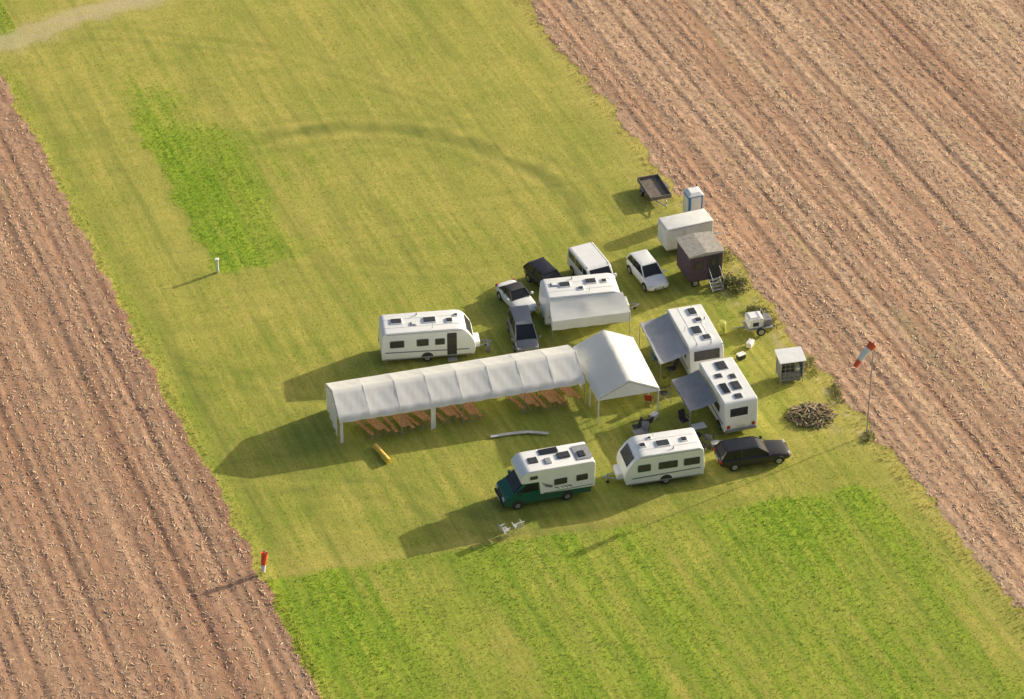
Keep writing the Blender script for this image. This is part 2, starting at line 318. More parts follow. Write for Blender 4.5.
def minibus():
    e=empty('minibus',5.5,7.9,-66); L=4.4;a=L/2;w=.9;H=1.9
    prism('body',e,WHITEC,rpoly([(-a,.32),(-a+.0,1.1),(-a+.18,H),(a-1.25,H),(a-.5,1.12),(a-.05,.95),(a,.6),(a-.02,.32)],[.06,.3,.22,.3,.15,.15,.1,.06],5),-w,w,.12)
    slab('windscreen',e,GLASS,[(a-1.15,-.72,H-.1),(a-.58,-.8,1.2),(a-.58,.8,1.2),(a-1.15,.72,H-.1)],.03)
    slab('rear_window',e,GLASS,[(-a+.03,-.7,1.2),(-a+.03,.7,1.2),(-a+.14,.7,1.7),(-a+.14,-.7,1.7)],.04)
    for s in(-1,1):
        yy=s*w; ya,yb=sorted((yy-s*.02,yy+s*.015))
        for x0,x1,tl in((-a+.3,-.9,0),(-.8,.25,0),(.35,1.45,.5)):
            prism('side_window',e,GLASS,rpoly([(x0,1.18),(x1,1.18),(x1-tl,1.7),(x0,1.7)],.06,3),ya,yb)
        for xx in(-1.35,1.4): arch(e,xx,yy,.38,s); wheel(e,xx,yy-s*.1,.31)
        box('headlamp',e,LAMP,a-.06,a+.02,s*.68-.15,s*.68+.15,.65,.82,.02)
        box('mirror',e,WHITEC,a-.8,a-.62,*sorted((yy+s*.04,yy+s*.22)),1.15,1.35,.03)
        rod('roof_gutter',e,DARK,[(-a+.3,s*(w-.12),H-.005),(a-1.3,s*(w-.12),H-.005)],.015,5)
    box('bumper',e,DARK,a-.1,a+.07,-w+.03,w-.03,.3,.5,.04)
minibus()

# ---------------------------------------------------------------- trailers / sheds
def open_trailer(name,x,y,h,L,W,inner,side,z=.55,load=False,sh=.35):
    e=empty(name,x,y,h); a=L/2;w=W/2
    box('bed',e,inner,-a,a,-w,w,z-.08,z)
    for n,b in(('board_left',(-a,a,w-.04,w)),('board_right',(-a,a,-w,-w+.04)),('tailboard',(-a,-a+.04,-w+.045,w-.045)),('headboard',(a-.04,a,-w+.045,w-.045))):
        box(n,e,side,*b,z+.003,z+sh)
    for s in(-1,1): wheel(e,0,s*(w+.12),.28,.18); box('mudguard',e,side,-.36,.36,*sorted((s*(w+.01),s*(w+.23))),.58,.62,.01)
    rod('drawbar',e,METAL,[(a,-.4,z-.1),(a+1.0,0,.45),(a,.4,z-.1)],.04)
    rod('jockey_wheel',e,METAL,[(a+.8,.1,.7),(a+.8,.1,.05)],.03)
    return e
open_trailer('flatbed_trailer',10.15,18.9,-72,2.8,1.6,BEDM,TSIDE,.5,False,.2)

def box_trailer():
    e=empty('box_trailer',12.05,12.3,21); a=1.75;w=.82;H=2.25
    prism('box_body',e,CREAM,rpoly([(-a,.5),(-a,H),(a,H),(a,.5)],.08,3),-w,w,.05)
    for s in(-1,1):
        ya,yb=sorted((s*(w-.02),s*(w+.02))); box('rail',e,METAL,-a+.05,a-.05,ya,yb,.5,.58); box('top_rail',e,METAL,-a+.08,a-.08,ya,yb-.004 if s>0 else yb,H-.09,H-.05)
        for xx in(-.35,.35): wheel(e,xx,s*(w-.0),.28,.18)
    box('side_door',e,ROOFW,-.3,.5,-w-.03,-w+.01,.65,2.05,.012); box('door_handle',e,DARK,.36,.42,-w-.05,-w-.031,1.2,1.4)
    box('side_hatch',e,ROOFW,-1.4,-.7,-w-.025,-w+.01,1.2,1.9,.01)
    box('chassis',e,DARK,-a+.1,a-.1,-w+.1,w-.1,.38,.5)
    box('rear_door',e,ROOFW,-a-.03,-a+.02,-w+.1,w-.1,.6,H-.12,.01)
    rod('drawbar',e,METAL,[(a-.1,-.4,.42),(a+1.0,0,.45),(a-.1,.4,.42)],.04)
box_trailer()
def toilet():
    e=empty('portable_toilet',12.75,15.9,20)
    box('base',e,GREYB,-.56,.56,-.56,.56,0,.15,.02); box('walls',e,BLUE,-.53,.53,-.53,.53,.15,2.1,.04)
    box('door',e,ROOFW,-.38,.38,-.56,-.52,.2,2.0,.01); box('side_panel',e,ROOFW,-.56,-.52,-.4,.4,.3,1.9,.01); box('side_panel_2',e,ROOFW,.52,.56,-.4,.4,.3,1.9,.01)
    V=[(-.6,-.6,2.1),(.6,-.6,2.1),(.6,.6,2.1),(-.6,.6,2.1),(-.35,-.35,2.32),(.35,-.35,2.32),(.35,.35,2.32),(-.35,.35,2.32)]
    mk('roof',V,[(3,2,1,0),(4,5,6,7),(0,1,5,4),(1,2,6,5),(2,3,7,6),(3,0,4,7)],ROOFW,e,.04)
    rod('vent',e,DARK,[(.4,.4,2.1),(.4,.4,2.45)],.05)
toilet()
def wagon():
    e=empty('site_wagon',12.85,8.5,19.5); a=1.2;w=1.15;H=2.75
    box('walls',e,PURPLE,-a,a,-w,w,.55,H-.1)
    for s in(-1,1):
        for xx in np.arange(-a+.05,a,.2): box('batten',e,PURPLE,xx-.02,xx+.02,*sorted((s*(w-.01),s*(w+.02))),.56,H-.12)
    for yy in np.arange(-w+.1,w,.2): box('end_batten',e,PURPLE,a-.01,a+.02,yy-.02,yy+.02,.56,H-.12)
    prism('roof',e,GROOF,[(-a-.12,H-.1),(-a-.12,H-.04),(0,H+.08),(a+.12,H-.04),(a+.12,H-.1)],-w-.12,w+.12,0,False)
    box('roof_trim',e,METAL,-a-.14,a+.14,-w-.14,-w-.121,H-.14,H-.02)
    box('door',e,DARK,.2,.95,-w-.035,-w+.01,.6,2.4,.01); box('door_pane',e,TINT,.4,.75,-w-.045,-w-.03,1.6,2.1)
    box('window',e,TINT,-.8,-.2,-w-.035,-w+.01,1.5,2.05)
    box('chassis',e,DARK,-a+.1,a-.1,-w+.1,w-.1,.42,.549)
    for s in(-1,1):
        for xx in(-.7,.7): wheel(e,xx,s*(w-.15),.3,.18)
    for k in range(4):
        z=.12+.14*k; y0=-w-.9+.22*k
        box('step_%d'%k,e,METAL,.2,.95,y0,y0+.2,z-.03,z)
    for xx in(.18,.97): rod('step_rail',e,METAL,[(xx,-w-.95,.05),(xx,-w-.1,.6)],.03); rod('handrail',e,METAL,[(xx,-w-.9,.05),(xx,-w-.9,.95),(xx,-w-.05,1.5)],.02)
wagon()
def generator():
    e=empty('equipment_trailer',16.5,2.3,15)
    box('frame',e,METAL,-.9,.9,-.6,.6,.4,.48); box('engine_box',e,CREAM,-.8,.25,-.5,.5,.481,1.2,.08); box('tank',e,GREYB,.3,.88,-.42,.42,.481,.95,.06)
    box('lid',e,ROOFW,-.65,.1,-.36,.36,1.2,1.27,.03); rod('hoop',e,METAL,[(.3,-.45,.48),(.3,-.45,1.4),(.3,.45,1.4),(.3,.45,.48)],.025)
    for s in(-1,1): wheel(e,.0,s*.74,.32,.16)
    rod('drawbar',e,METAL,[(-.9,0,.42),(-1.7,0,.4)],.04); box('control_panel',e,DARK,-.5,-.1,-.52,-.5,.65,.95)
generator()
def barrel():
    e=empty('water_barrel',14.05,1.9)
    lathe('drum',e,YG,[(.26,0),(.30,.03),(.30,.3),(.315,.33),(.30,.36),(.30,.62),(.315,.65),(.30,.68),(.30,.88),(.25,.93)],'z'); lathe('lid',e,YG,[(.2,.931),(.2,.96),(.05,.97)],'z')
barrel()
def cabinet():
    e=empty('storage_cage',18.25,-3.2,12); a=.75;w=.55
    for xx in(-a,a):
        for yy in(-w,w): rod('post',e,METAL,[(xx,yy,0),(xx,yy,1.75)],.035)
    box('side_left',e,GREYB,-a+.01,-a+.03,-w,w,.25,1.7); box('side_right',e,GREYB,a-.03,a-.01,-w,w,.25,1.7); box('back',e,GREYB,-a,a,w-.03,w-.01,.25,1.7)
    box('crate_low',e,GREYB,-a+.1,a-.1,-w+.05,w-.1,.1,.8,.03); box('crate_high',e,DARK,-a+.15,.2,-w+.1,w-.15,.801,1.4,.03); box('sack',e,CREAM,.25,.62,-w+.1,.2,.801,1.15,.1)
    for z in(.3,.6,.9,1.2,1.5): rod('bar',e,METAL,[(-a,-w,z),(a,-w,z)],.014)
    for xx in np.linspace(-a,a,6)[1:-1]: rod('bar',e,METAL,[(xx,-w,.25),(xx,-w,1.7)],.012)
    mk('roof',[(-a-.15,-w-.15,1.75),(a+.15,-w-.15,1.75),(a+.15,w+.15,1.9),(-a-.15,w+.15,1.9),(-a-.15,-w-.15,1.81),(a+.15,-w-.15,1.81),(a+.15,w+.15,1.96),(-a-.15,w+.15,1.96)],[(3,2,1,0),(4,5,6,7),(0,1,5,4),(1,2,6,5),(2,3,7,6),(3,0,4,7)],ROOFW,e)
    for s in(-1,1): lathe('castor',e,RUB,[(.05,-.03),(.1,-.02),(.1,.02),(.05,.03)],'y',(s*.5,-.4,.1),12)
cabinet()

# ---------------------------------------------------------------- tents
def fabric_roof(e,name,L,D,He,Hr,bay,val=.28,sag=.07,m=TENT):
    nx=int(L*8); V=[];F=[]
    prof=[]
    prof.append((0-.05,He-val)); 
    for k in range(7): t=k/6; prof.append((D/2*t,He+(Hr-He)*t))
    for k in range(1,7): t=k/6; prof.append((D/2+D/2*t,Hr-(Hr-He)*t))
    prof.append((D+.05,He-val)); K=len(prof)
    nb=max(1,round(L/bay)); bl=L/nb
    for i in range(nx+1):
        x=L*i/nx; ph=(x%bl)/bl; b=math.sin(math.pi*ph)**.8 if 0<ph<1 else 0
        kk=int(x/bl+1e-4); sv=.5+((kk*37)%10)/10
        for j,(yy,zz) in enumerate(prof):
            inner=1 if 1<j<K-2 else 0
            arc=math.sin(math.pi*((j-1)%6)/6) if inner else 0
            d=-sag*sv*b*(1.0 if j not in(0,K-1) else .7)*(0.45+.8*arc)-.010*math.sin(x*7+j*1.1+kk)*arc-.008*math.sin(x*17-j*1.9)*arc
            yo=.03*math.sin(x*5.3+j)*(1 if j in(0,K-1) else 0)
            V.append((x,yy+yo,zz+d))
    F=[(i*K+j,(i+1)*K+j,(i+1)*K+j+1,i*K+j+1) for i in range(nx) for j in range(K-1)]
    o=mk(name,V,F,m,e); o.data.shade_smooth()
    for k in range(nb+1):
        x=min(max(k*bl,.03),L-.03); rod('seam_%d'%k,e,m,[(x,0,He+.005),(x,D/2,Hr+.008),(x,D,He+.005)],.008,5)
    return bl,nb
def gable(e,x,D,He,Hr,m=TENT,nm='gable'):
    mk(nm,[(x,0,He-.25),(x,D,He-.25),(x,D,He),(x,D/2,Hr),(x,0,He)],[(0,1,2,3,4)],m,e)
def curtain(e,nm,x0,x1,y0,y1,z0,z1,amp=.05,m=TENT):
    n=40;V=[]
    for i in range(n+1):
        t=i/n; dx,dy=x1-x0,y1-y0; l=math.hypot(dx,dy); o=amp*math.sin(t*l*7)
        for z in(z0,z1): V.append((x0+dx*t-dy/l*o,y0+dy*t+dx/l*o,z))
    mk(nm,V,[(2*i,2*i+2,2*i+3,2*i+1) for i in range(n)],m,e).data.shade_smooth()
e=empty('marquee_tent',-11.0,-10.4,15.2); L=16.3;D=4.0;He=2.05;Hr=2.9
bl,nb=fabric_roof(e,'roof_fabric',L,D,He,Hr,2.05,sag=.035)
gable(e,0.01,D,He,Hr); gable(e,L-.01,D,He,Hr)
curtain(e,'back_wall',0,L,D,D,.02,He-.2); curtain(e,'end_wall',.02,.02,.9,D,.02,He-.2,.04)
curtain(e,'gathered_curtain',.0,.3,.0,.15,.02,He-.2,.08); curtain(e,'gathered_curtain_mid',6.0,6.35,.0,.03,.02,He-.2,.06)
for k in range(nb+1):
    if k%2==0:
        for yy in(.04,D-.06): rod('post',e,METAL,[(min(k*bl,L-.04)+.02,yy,0),(min(k*bl,L-.04)+.02,yy,He)],.025,6)
    rod('rafter',e,METAL,[(k*bl,.05,He-.1),(k*bl,D/2,Hr-.14),(k*bl,D-.05,He-.1)],.02,6)
rod('eave_bar',e,METAL,[(0,.04,He-.12),(L,.04,He-.12)],.02,6)
for k in(0,2,4,6,8):   # guy lines and pegs at the back
    x=min(k*bl,L-.04); rod('guy_line',e,CLOTHW,[(x,D,He),(x,D+1.1,.0)],.008,4)

e=empty('party_tent',9.5,-7.1,105.2); L2=5.8;D2=4.1   # ridge runs away from camera
bl2,nb2=fabric_roof(e,'roof_fabric',L2,D2,2.1,3.1,1.95,.28,.045)
gable(e,L2-.01,D2,2.1,3.1,nm='rear_gable'); gable(e,.01,D2,2.1,3.1,nm='front_gable')
for k in range(nb2+1):
    for yy in(.04,D2-.04): rod('post',e,ROOFW,[(min(k*bl2+.03,L2-.03),yy,0),(min(k*bl2+.03,L2-.03),yy,2.1)],.045,6)
    rod('rafter',e,METAL,[(k*bl2,.05,2.0),(k*bl2,D2/2,2.96),(k*bl2,D2-.05,2.0)],.02,6)
curtain(e,'rear_wall',L2-.02,L2-.02,0,D2,.02,1.9); curtain(e,'side_curtain',4.0,L2,D2-.03,D2-.03,.02,1.9)

# ---------------------------------------------------------------- beer tables and benches (local frame of marquee)
ang=R(15.2); cA,sA=math.cos(ang),math.sin(ang)
def T(x,y): return (-11.0+cA*x-sA*y,-10.4+sA*x+cA*y)
def folding(kind,lx,ly,h,Ln=2.2,m=WOOD):
    wd,ht=(.5,.77) if kind=='beer_table' else (.25,.48)
    X,Y=T(lx,ly); e=empty(kind,X,Y,h+15.2)
    box('top',e,m,-Ln/2,Ln/2,-wd/2,wd/2,ht-.03,ht,.008)
    for s in(-1,1):
        xx=s*Ln*.36
        rod('leg_frame',e,METAL,[(xx,-wd*.42,ht-.035),(xx,-wd*.45,.01),(xx,wd*.45,.01),(xx,wd*.42,ht-.035)],.016,6)
        rod('brace',e,METAL,[(xx,0,.2),(xx-s*.35,0,ht-.035)],.012,5)
for gx in(2.3,4.0,5.3,7.1,8.6,12.4,13.9,15.2):
    jit=random.uniform(-9,9); jy=random.uniform(-.3,.2)
    folding('beer_table',gx,1.05+jy,112+jit)
    folding('beer_bench',gx-.55,1.0+jy,113+jit+random.uniform(-5,5)); folding('beer_bench',gx+.52,1.1+jy,111+jit+random.uniform(-5,5))
e=empty('yellow_foam_roll',-8.3,-11.5,30)
lathe('roll',e,YEL,[(.10,-.95),(.17,-.93),(.18,-.4),(.17,.0),(.18,.45),(.17,.93),(.10,.95)],'y',(0,0,.18),16)
for yv in(-.5,.5): lathe('strap',e,WOODL,[(.184,yv-.03),(.186,yv),(.184,yv+.03)],'y',(0,0,.18),16)
e=empty('white_plank',.45,-9.3,5)
mk('plank',[(x,y+yo,z+dz) for x,z,yo in((-1.85,.03,-.12),(-.6,.05,.05),(.6,.06,.12),(1.9,.03,-.12)) for y,dz in((-.12,0),(.12,0),(.12,.05),(-.12,.05))],
   [(i*4+j,i*4+(j+1)%4,i*4+4+(j+1)%4,i*4+4+j) for i in range(3) for j in range(4)]+[(0,1,2,3),(15,14,13,12)],GWHITE,e)
for x in(-1.2,1.2): box('cleat',e,PLANK,x-.05,x+.05,-.2,.2,.0,.03)

# ---------------------------------------------------------------- camping furniture
def chair(x,y,h,m,nm='camping_chair'):
    e=empty(nm,x,y,h)
    box('seat',e,m,-.24,.24,-.24,.24,.40,.43); slab('backrest',e,m,[(-.24,-.24,.44),(-.24,.24,.44),(-.42,.24,.98),(-.42,-.24,.98)],.03)
    for s in(-1,1):
        rod('leg_cross',e,METAL,[(-.25,s*.26,0),(.25,s*.26,.62),(-.3,s*.26,.62)],.014,5); rod('leg_cross_b',e,METAL,[(.25,s*.26,0),(-.25,s*.26,.42)],.014,5)
        box('armrest',e,DARK if m is not GWHITE else m,-.28,.24,s*.28-.025,s*.28+.025,.62,.645)
def ctable(x,y,h,m,Lx=.9,Ly=.6):
    e=empty('camping_table',x,y,h); box('top',e,m,-Lx/2,Lx/2,-Ly/2,Ly/2,.68,.71,.01)
    for a in(-1,1): rod('leg',e,METAL,[(a*Lx*.42,-Ly*.42,0),(a*Lx*.35,-Ly*.35,.68)],.014,5); rod('leg_b',e,METAL,[(a*Lx*.42,Ly*.42,0),(a*Lx*.35,Ly*.35,.68)],.014,5)
for x,y,h,m in((8.0,-9.0,200,DARK),(8.7,-8.5,130,DARK),(8.5,-9.6,260,DGREYF),(11.9,-9.9,30,DARK),(12.6,-10.2,80,DGREYF),(11.1,-8.3,300,DARK),(10.5,-2.7,200,DARK),(9.6,-1.5,20,BLUE),(8.9,-6.0,80,RED),(9.9,-5.4,10,DARK),(11.3,-10.3,-20,RED),(12.2,-11.0,60,DARK),(.35,-19.1,120,GWHITE),(-.45,-19.5,40,GWHITE)): chair(x,y,h,m)
ctable(12.0,-9.3,20,CREAM); ctable(8.1,-9.9,30,GREYB,.7,.5); ctable(10.2,-1.9,15,CREAM,1.2,.7); ctable(6.9,-5.6,15,WOODL,2.0,.6); ctable(7.9,-4.3,105,WOODL,2.0,.6)
e=empty('yellow_crate',10.0,-3.9,30)
for a in(-.22,.2): box('side',e,YG,a,a+.02,-.15,.15,0,.6); 
box('end_a',e,YG,-.2,.2,-.16,-.14,0,.6); box('end_b',e,YG,-.2,.2,.14,.16,0,.6); box('base',e,YG,-.2,.2,-.14,.14,.01,.04)
for x,y,h,m in((11.6,-11.1,20,BLUE),(9.2,-7.6,50,CREAM),(13.0,-10.6,10,GREYB),(15.2,-1.0,30,DARK),(15.9,.4,60,CREAM)):
    e=empty('cool_box',x,y,h); box('tub',e,m,-.28,.28,-.18,.18,0,.32,.03); box('lid',e,ROOFW,-.29,.29,-.19,.19,.322,.39,.02); rod('handle',e,METAL,[(-.3,0,.3),(-.3,0,.45),(.3,0,.45),(.3,0,.3)],.012,5)
for x,y in((-1.6,-.2),):
    e=empty('gas_bottle',x,y); lathe('cylinder',e,GREYB,[(.12,0),(.15,.04),(.15,.42),(.10,.5),(.04,.53),(.04,.58)],'z'); lathe('collar',e,METAL,[(.09,.5),(.09,.6)],'z')

# ---------------------------------------------------------------- windsocks, marker
def windsock(x,y,Hp,L,r0,r1,dirv,cols,name='windsock'):
    e=empty(name,x,y)
    rod('pole',e,METAL,[(0,0,0),(0,0,Hp)],.04,8)
    d=Vector(dirv).normalized(); u=d.orthogonal().normalized(); w=d.cross(u); P0=Vector((0,0,Hp-.1)); seg=14; n=len(cols)
    rod('hoop_arm',e,METAL,[P0,P0+d*.1],.02)
    for s in range(n):
        V=[]
        for q in range(4):
            t=(s+q/3)/n; r=r0+(r1-r0)*t; c=P0+d*(.08+L*t)+Vector((0,0,-.25*t*t))
            for k in range(seg): a=2*math.pi*k/seg; V.append(c+u*math.cos(a)*r*(1+.06*math.sin(3*a+t*9))+w*math.sin(a)*r)
        mk('sleeve_%d'%s,V,[(q*seg+k,q*seg+(k+1)%seg,(q+1)*seg+(k+1)%seg,(q+1)*seg+k) for q in range(3) for k in range(seg)],cols[s],e,0,True)
windsock(22.8,-9.3,7.4,1.7,.27,.15,(-.62,-.35,-.6),[ORANGE,CLOTHW,CLOTHW,ORANGE])
windsock(-15.0,-22.8,1.5,1.0,.22,.12,(-.1,-.3,-.75),[ORANGE,ORANGE,CLOTHW])
e=empty('runway_marker',-20.3,9.1); box('post',e,CLOTHW,-.09,.09,-.09,.09,0,1.0,.02); box('cap',e,CLOTHW,-.14,.14,-.14,.14,1.0,1.1,.03)

# ---------------------------------------------------------------- brush pile
def stickpile(name,x,y,rx,ry,hz,n,mats,lmin=.5,lmax=1.5):
    e=empty(name,x,y)
    for mi,m in enumerate(mats):
        V=[];F=[]
        for k in range(n//len(mats)):
            a=random.uniform(0,6.28); rr=math.sqrt(random.random()); cx,cy=rx*rr*math.cos(a),ry*rr*math.sin(a)
            z=random.uniform(.03,hz*(1-rr*rr*.9)+.06); th=random.uniform(0,3.14); l=random.uniform(lmin,lmax)/2; tl=random.uniform(-.3,.3)
            d=Vector((math.cos(th),math.sin(th),tl*.5)).normalized(); c=Vector((cx,cy,max(z,l*abs(d.z)+.02))); r=random.uniform(.015,.06)
            u=d.orthogonal().normalized(); w=d.cross(u); s=len(V)
            for P in(c-d*l,c+d*l):
                for q in range(4): V.append(P+u*math.cos(q*1.57)*r+w*math.sin(q*1.57)*r)
            F+=[(s+q,s+(q+1)%4,s+4+(q+1)%4,s+4+q) for q in range(4)]+[(s,s+1,s+2,s+3),(s+7,s+6,s+5,s+4)]
        mk('sticks_%d'%mi,V,F,m,e)
OLV=mat('olive_sticks',(.25,.24,.10),.9,.5,9)
stickpile('brush_pile',19.4,-7.3,1.5,1.2,.45,380,[BARK,PLANK,OLV],.25,.9)

def leafy(name,x,y,rx,ry,h,n,cols):
    e=empty(name,x,y)
    for ci,c in enumerate(cols):
        V=[];F=[];m=mat('leaf_%s_%d'%(name,ci),c,.7,.4,4,transl=.25)
        for k in range(n//len(cols)):
            cl=random.randrange(9); ra=random.Random(cl*7+int(x*10)); bx,by=ra.uniform(-rx,rx)*.8,ra.uniform(-ry,ry)*.8; bh=h*ra.uniform(.4,1)
            px=bx+random.gauss(0,rx*.25);py=by+random.gauss(0,ry*.25);pz=abs(random.gauss(bh*.5,bh*.28)); s=random.uniform(.05,.13)
            u=Vector((random.gauss(0,1),random.gauss(0,1),random.gauss(0,1))).normalized(); w=u.orthogonal().normalized(); i=len(V); P=Vector((px,py,pz))
            V+=[P-u*s,P+w*s*.5,P+u*s,P-w*s*.5]; F.append((i,i+1,i+2,i+3))
        mk('foliage_%d'%ci,V,F,m,e)
    for k in range(7):
        a=k*.9; rod('stem_%d'%k,e,BARK,[(0,0,0),(rx*.4*math.cos(a),ry*.4*math.sin(a),h*.6)],.02,5)
leafy('weed_bush',15.5,7.3,1.1,.9,.8,1500,[(.20,.24,.06),(.34,.30,.13),(.14,.17,.05)])
leafy('weed_bush',16.9,4.3,.8,.6,.4,500,[(.20,.26,.06),(.34,.30,.13)])
for x,y,rx,ry,h in((14.6,11.2,.8,1.0,.35),(17.6,3.2,.5,.9,.3),(19.6,-1.9,.6,1.1,.2),(21.2,-5.0,.5,1.0,.2),(13.2,14.3,.6,1.0,.3),(22.9,-9.6,.4,.6,.25)):
    leafy('weed_bush',x,y,rx,ry,h,260,[(.30,.34,.09),(.48,.41,.17)])

# ---------------------------------------------------------------- ground
DX,DY=.9285,.3712
def vn(x,y,sc,seed):
    g=np.random.default_rng(seed).random((256,256)); X=x/sc+1000.;Y=y/sc+1000.
    i=np.floor(X).astype(int);j=np.floor(Y).astype(int);fx=X-i;fy=Y-j;fx=fx*fx*(3-2*fx);fy=fy*fy*(3-2*fy);i%=256;j%=256;i2=(i+1)%256;j2=(j+1)%256
    return (g[i,j]*(1-fx)+g[i2,j]*fx)*(1-fy)+(g[i,j2]*(1-fx)+g[i2,j2]*fx)*fy
def sst(a,b,x): t=np.clip((x-a)/(b-a),0,1); return t*t*(3-2*t)
def W2(pts): return [(X*DX+Y*DY,-X*DY+Y*DX) for X,Y in pts]
def pdist(p,q,pts,signed=False):
    d=np.full(p.shape,1e9); en=np.zeros(p.shape); n=len(pts)-1
    for k,((ax,ay),(bx,by)) in enumerate(zip(pts[:-1],pts[1:])):
        vx,vy=bx-ax,by-ay; t=np.clip(((p-ax)*vx+(q-ay)*vy)/(vx*vx+vy*vy),0,1); dd=np.hypot(p-ax-t*vx,q-ay-t*vy); u=(k+t)/n
        en=np.where(dd<d,np.minimum(u,1-u),en); d=np.minimum(d,dd)
    return (d,en) if signed else d
def smoothline(pts,n=6):   # Catmull-Rom
    P=[np.array(a,float) for a in pts]; P=[2*P[0]-P[1]]+P+[2*P[-1]-P[-2]]; out=[]
    for i in range(1,len(P)-2):
        for k in range(n):
            t=k/n; out.append(tuple(.5*((2*P[i])+(P[i+1]-P[i-1])*t+(2*P[i-1]-5*P[i]+4*P[i+1]-P[i+2])*t*t+(3*P[i]-P[i-1]-3*P[i+1]+P[i+2])*t**3)))
    out.append(tuple(P[-2])); return out
ARC=W2(smoothline([(-18.6,26.4),(-13.4,27.8),(-8.2,27.6),(-3.8,26.2),(-.9,24.1),(2.4,21.4),(4.1,18.8),(5.0,14.3)],4))
PATH=W2([(-60,26),(-50,33),(-39.3,39.8),(-33,44.8),(-20,52),(0,66)])
LOOPS=[(W2(smoothline(l,4)),s) for l,s in (([(-36,42),(-28,41),(-18,38.5),(-8,33),(-1,28)],.45),([(-19,12),(-12,10),(-4,9),(0,10)],.4),
     ([(-24,-1),(-14,-4.5),(-10,-5)],.5),([(-18,-14),(-8,-15),(-2,-18.5),(8,-17.2),(18,-14)],.5),([(6,14),(8,11),(12,5),(15,-1),(18,-9)],.6))]
PL,PR=-22.86,18.2
TRK=(21.2,23.7,25.4,29.5,33.2,34.9,38.6,42.5,44.2,-39.5,-37.9,-33.4,-29.2,-27.5,-25.0)
def masks(p,q):
    wob=(vn(q,p*0,2.2,1)-.5)*.6+(vn(q,p*0,.6,2)-.5)*.35
    soil=np.maximum(sst(-.25,.25,PL-p+wob)*(1-sst(46.8,47.6,q)), sst(-.4,.4,p-PR+wob*1.5))
    n1=vn(p,q,4,3);n2=vn(p,q,1.2,4);st=vn(p,q*.06,.55,5);st2=vn(p,q*.03,1.6,15)
    rgt=np.interp(q,[15,22,28,35,40,45],[-8.0,-6.8,-7.2,-9.5,-12.3,-15])
    P1=sst(-15.9,-15.1,p+(n2-.5)*.7)*(1-sst(-4.5,1.0,p-rgt+(n1-.5)*6+(st-.5)*3))*sst(15,16,q+(n2-.5)*1.)*(1-sst(41,46,q+(n1-.5)*4))
    lush=P1*(.5+.35*n2+.4*st)*(1-.25*sst(-15,-8,p))
    ql=-19.7-.137*p
    inP2=sst(-.4,.4,ql-q+(n2-.5)*.7)
    core=.50+.35*(n1-.5)+.75*(st-.5)+.5*(st2-.5)
    core=core+.36*(1-sst(-20,-12,p))*(1-sst(0,22,ql-q))+.42*sst(4,9,p)*(1-sst(2,9,ql-q))*(1-sst(14.5,16.5,p))
    lush=np.maximum(lush,inP2*np.clip(core,0,1.1)*(1-.6*sst(15.5,17.5,p)))
    lush=np.maximum(lush,(1-sst(-22.5,-20.0,p+(n2-.5)))*.3*(q<47))
    lush=np.maximum(lush,(p<PL+3)*sst(50,52,q)*.7)
    lush=lush*(1-soil)
    dA=pdist(p,q,ARC); arc=(1-sst(.1,1.1,dA+(n2-.5)*.9+(n1-.5)*.5))*(.35+.65*n1)
    arc=arc+.2*(1-sst(.15,.6,np.abs(dA-1.9)+(n2-.5)*.4))*(q>17)
    trk=0
    for lp,sc in LOOPS:
        dd,en=pdist(p,q,lp,True); trk=np.maximum(trk,(1-sst(.12,.5,np.abs(dd-.75)+(n2-.5)*.4))*(.35+.6*n1)*sc*sst(0,.12,en))
    band=.5+.5*np.sin(p*2*math.pi/3.1+1.2*(vn(q,p*0,14,31)-.5)*2); band=sst(.35,.65,band)*.17*vn(p,q*.2,3,33)*1.4
    pas=(1-sst(.06,.28,np.abs((p+400)%1.55-.775)))*.22*sst(.35,.6,vn(p,q*.12,2.5,35))
    xpas=(1-sst(.08,.35,np.abs((q+.14*p+400)%1.9-.95)))*.16*sst(.45,.7,vn(p*.15,q,2.5,37))*(1-inP2)
    edgd=(1-sst(.4,1.1,np.abs(p-PL-1.6)+(n2-.5)*.6))*.22*(q<46)
    camp=sst(.55,.75,vn(p,q,.9,51))*.3*(1-sst(0,2,np.abs(p-17.2)))*(q>-16)*(q<14)
    dark=np.clip(np.maximum(arc,trk*.8)+inP2*.14*(st>.6)+(band+pas+xpas+edgd+camp)*(1-soil),0,1)
    dP=pdist(p,q,PATH); path=(1-sst(.5,2.2,dP+(n2-.5)*1.6))*(.5+.5*n2)
    path=np.maximum(path,.55*sst(.55,.8,vn(p,q,.7,52))*(1-sst(0,1.8,np.abs(p-17.0)))*(q>-18)*(q<14))
    dry_shade=.35*sst(14.8,17.0,p+(n1-.5)*2)+.5*(1-sst(.2,1.0,p-PL+(n2-.5)*.8))*(q<47)+.5*sst(16.8,18,p)
    dry_shade=dry_shade+.45*(1-sst(.0,.8,np.abs(ql-q+.6)))*(p<0)+.4*(1-sst(0,.5,np.abs(dA-.95)))*(q>17)*n1+.4*sst(2,7,dP*0+7-dP)
    dry_shade=dry_shade+.30*sst(4,20,q+(n1-.5)*8)*(1-P1)
    tk_shade=sum((.5+.5*((k*7)%3)/2)*np.exp(-((p-pc-.3*(vn(q,p*0,9,12)-.5))/.3)**2) for k,pc in enumerate(TRK))
    tk_shade=tk_shade+1.2*np.exp(-((p-PL+.35+wob)/.28)**2)  # shadow line along the left field edge, painted into the soil colour
    dry_shade=np.clip(np.where(soil>.5,tk_shade*(.55+.6*vn(p,q*.2,2,13)),dry_shade),0,1)
    return soil,lush,dark,path,dry_shade
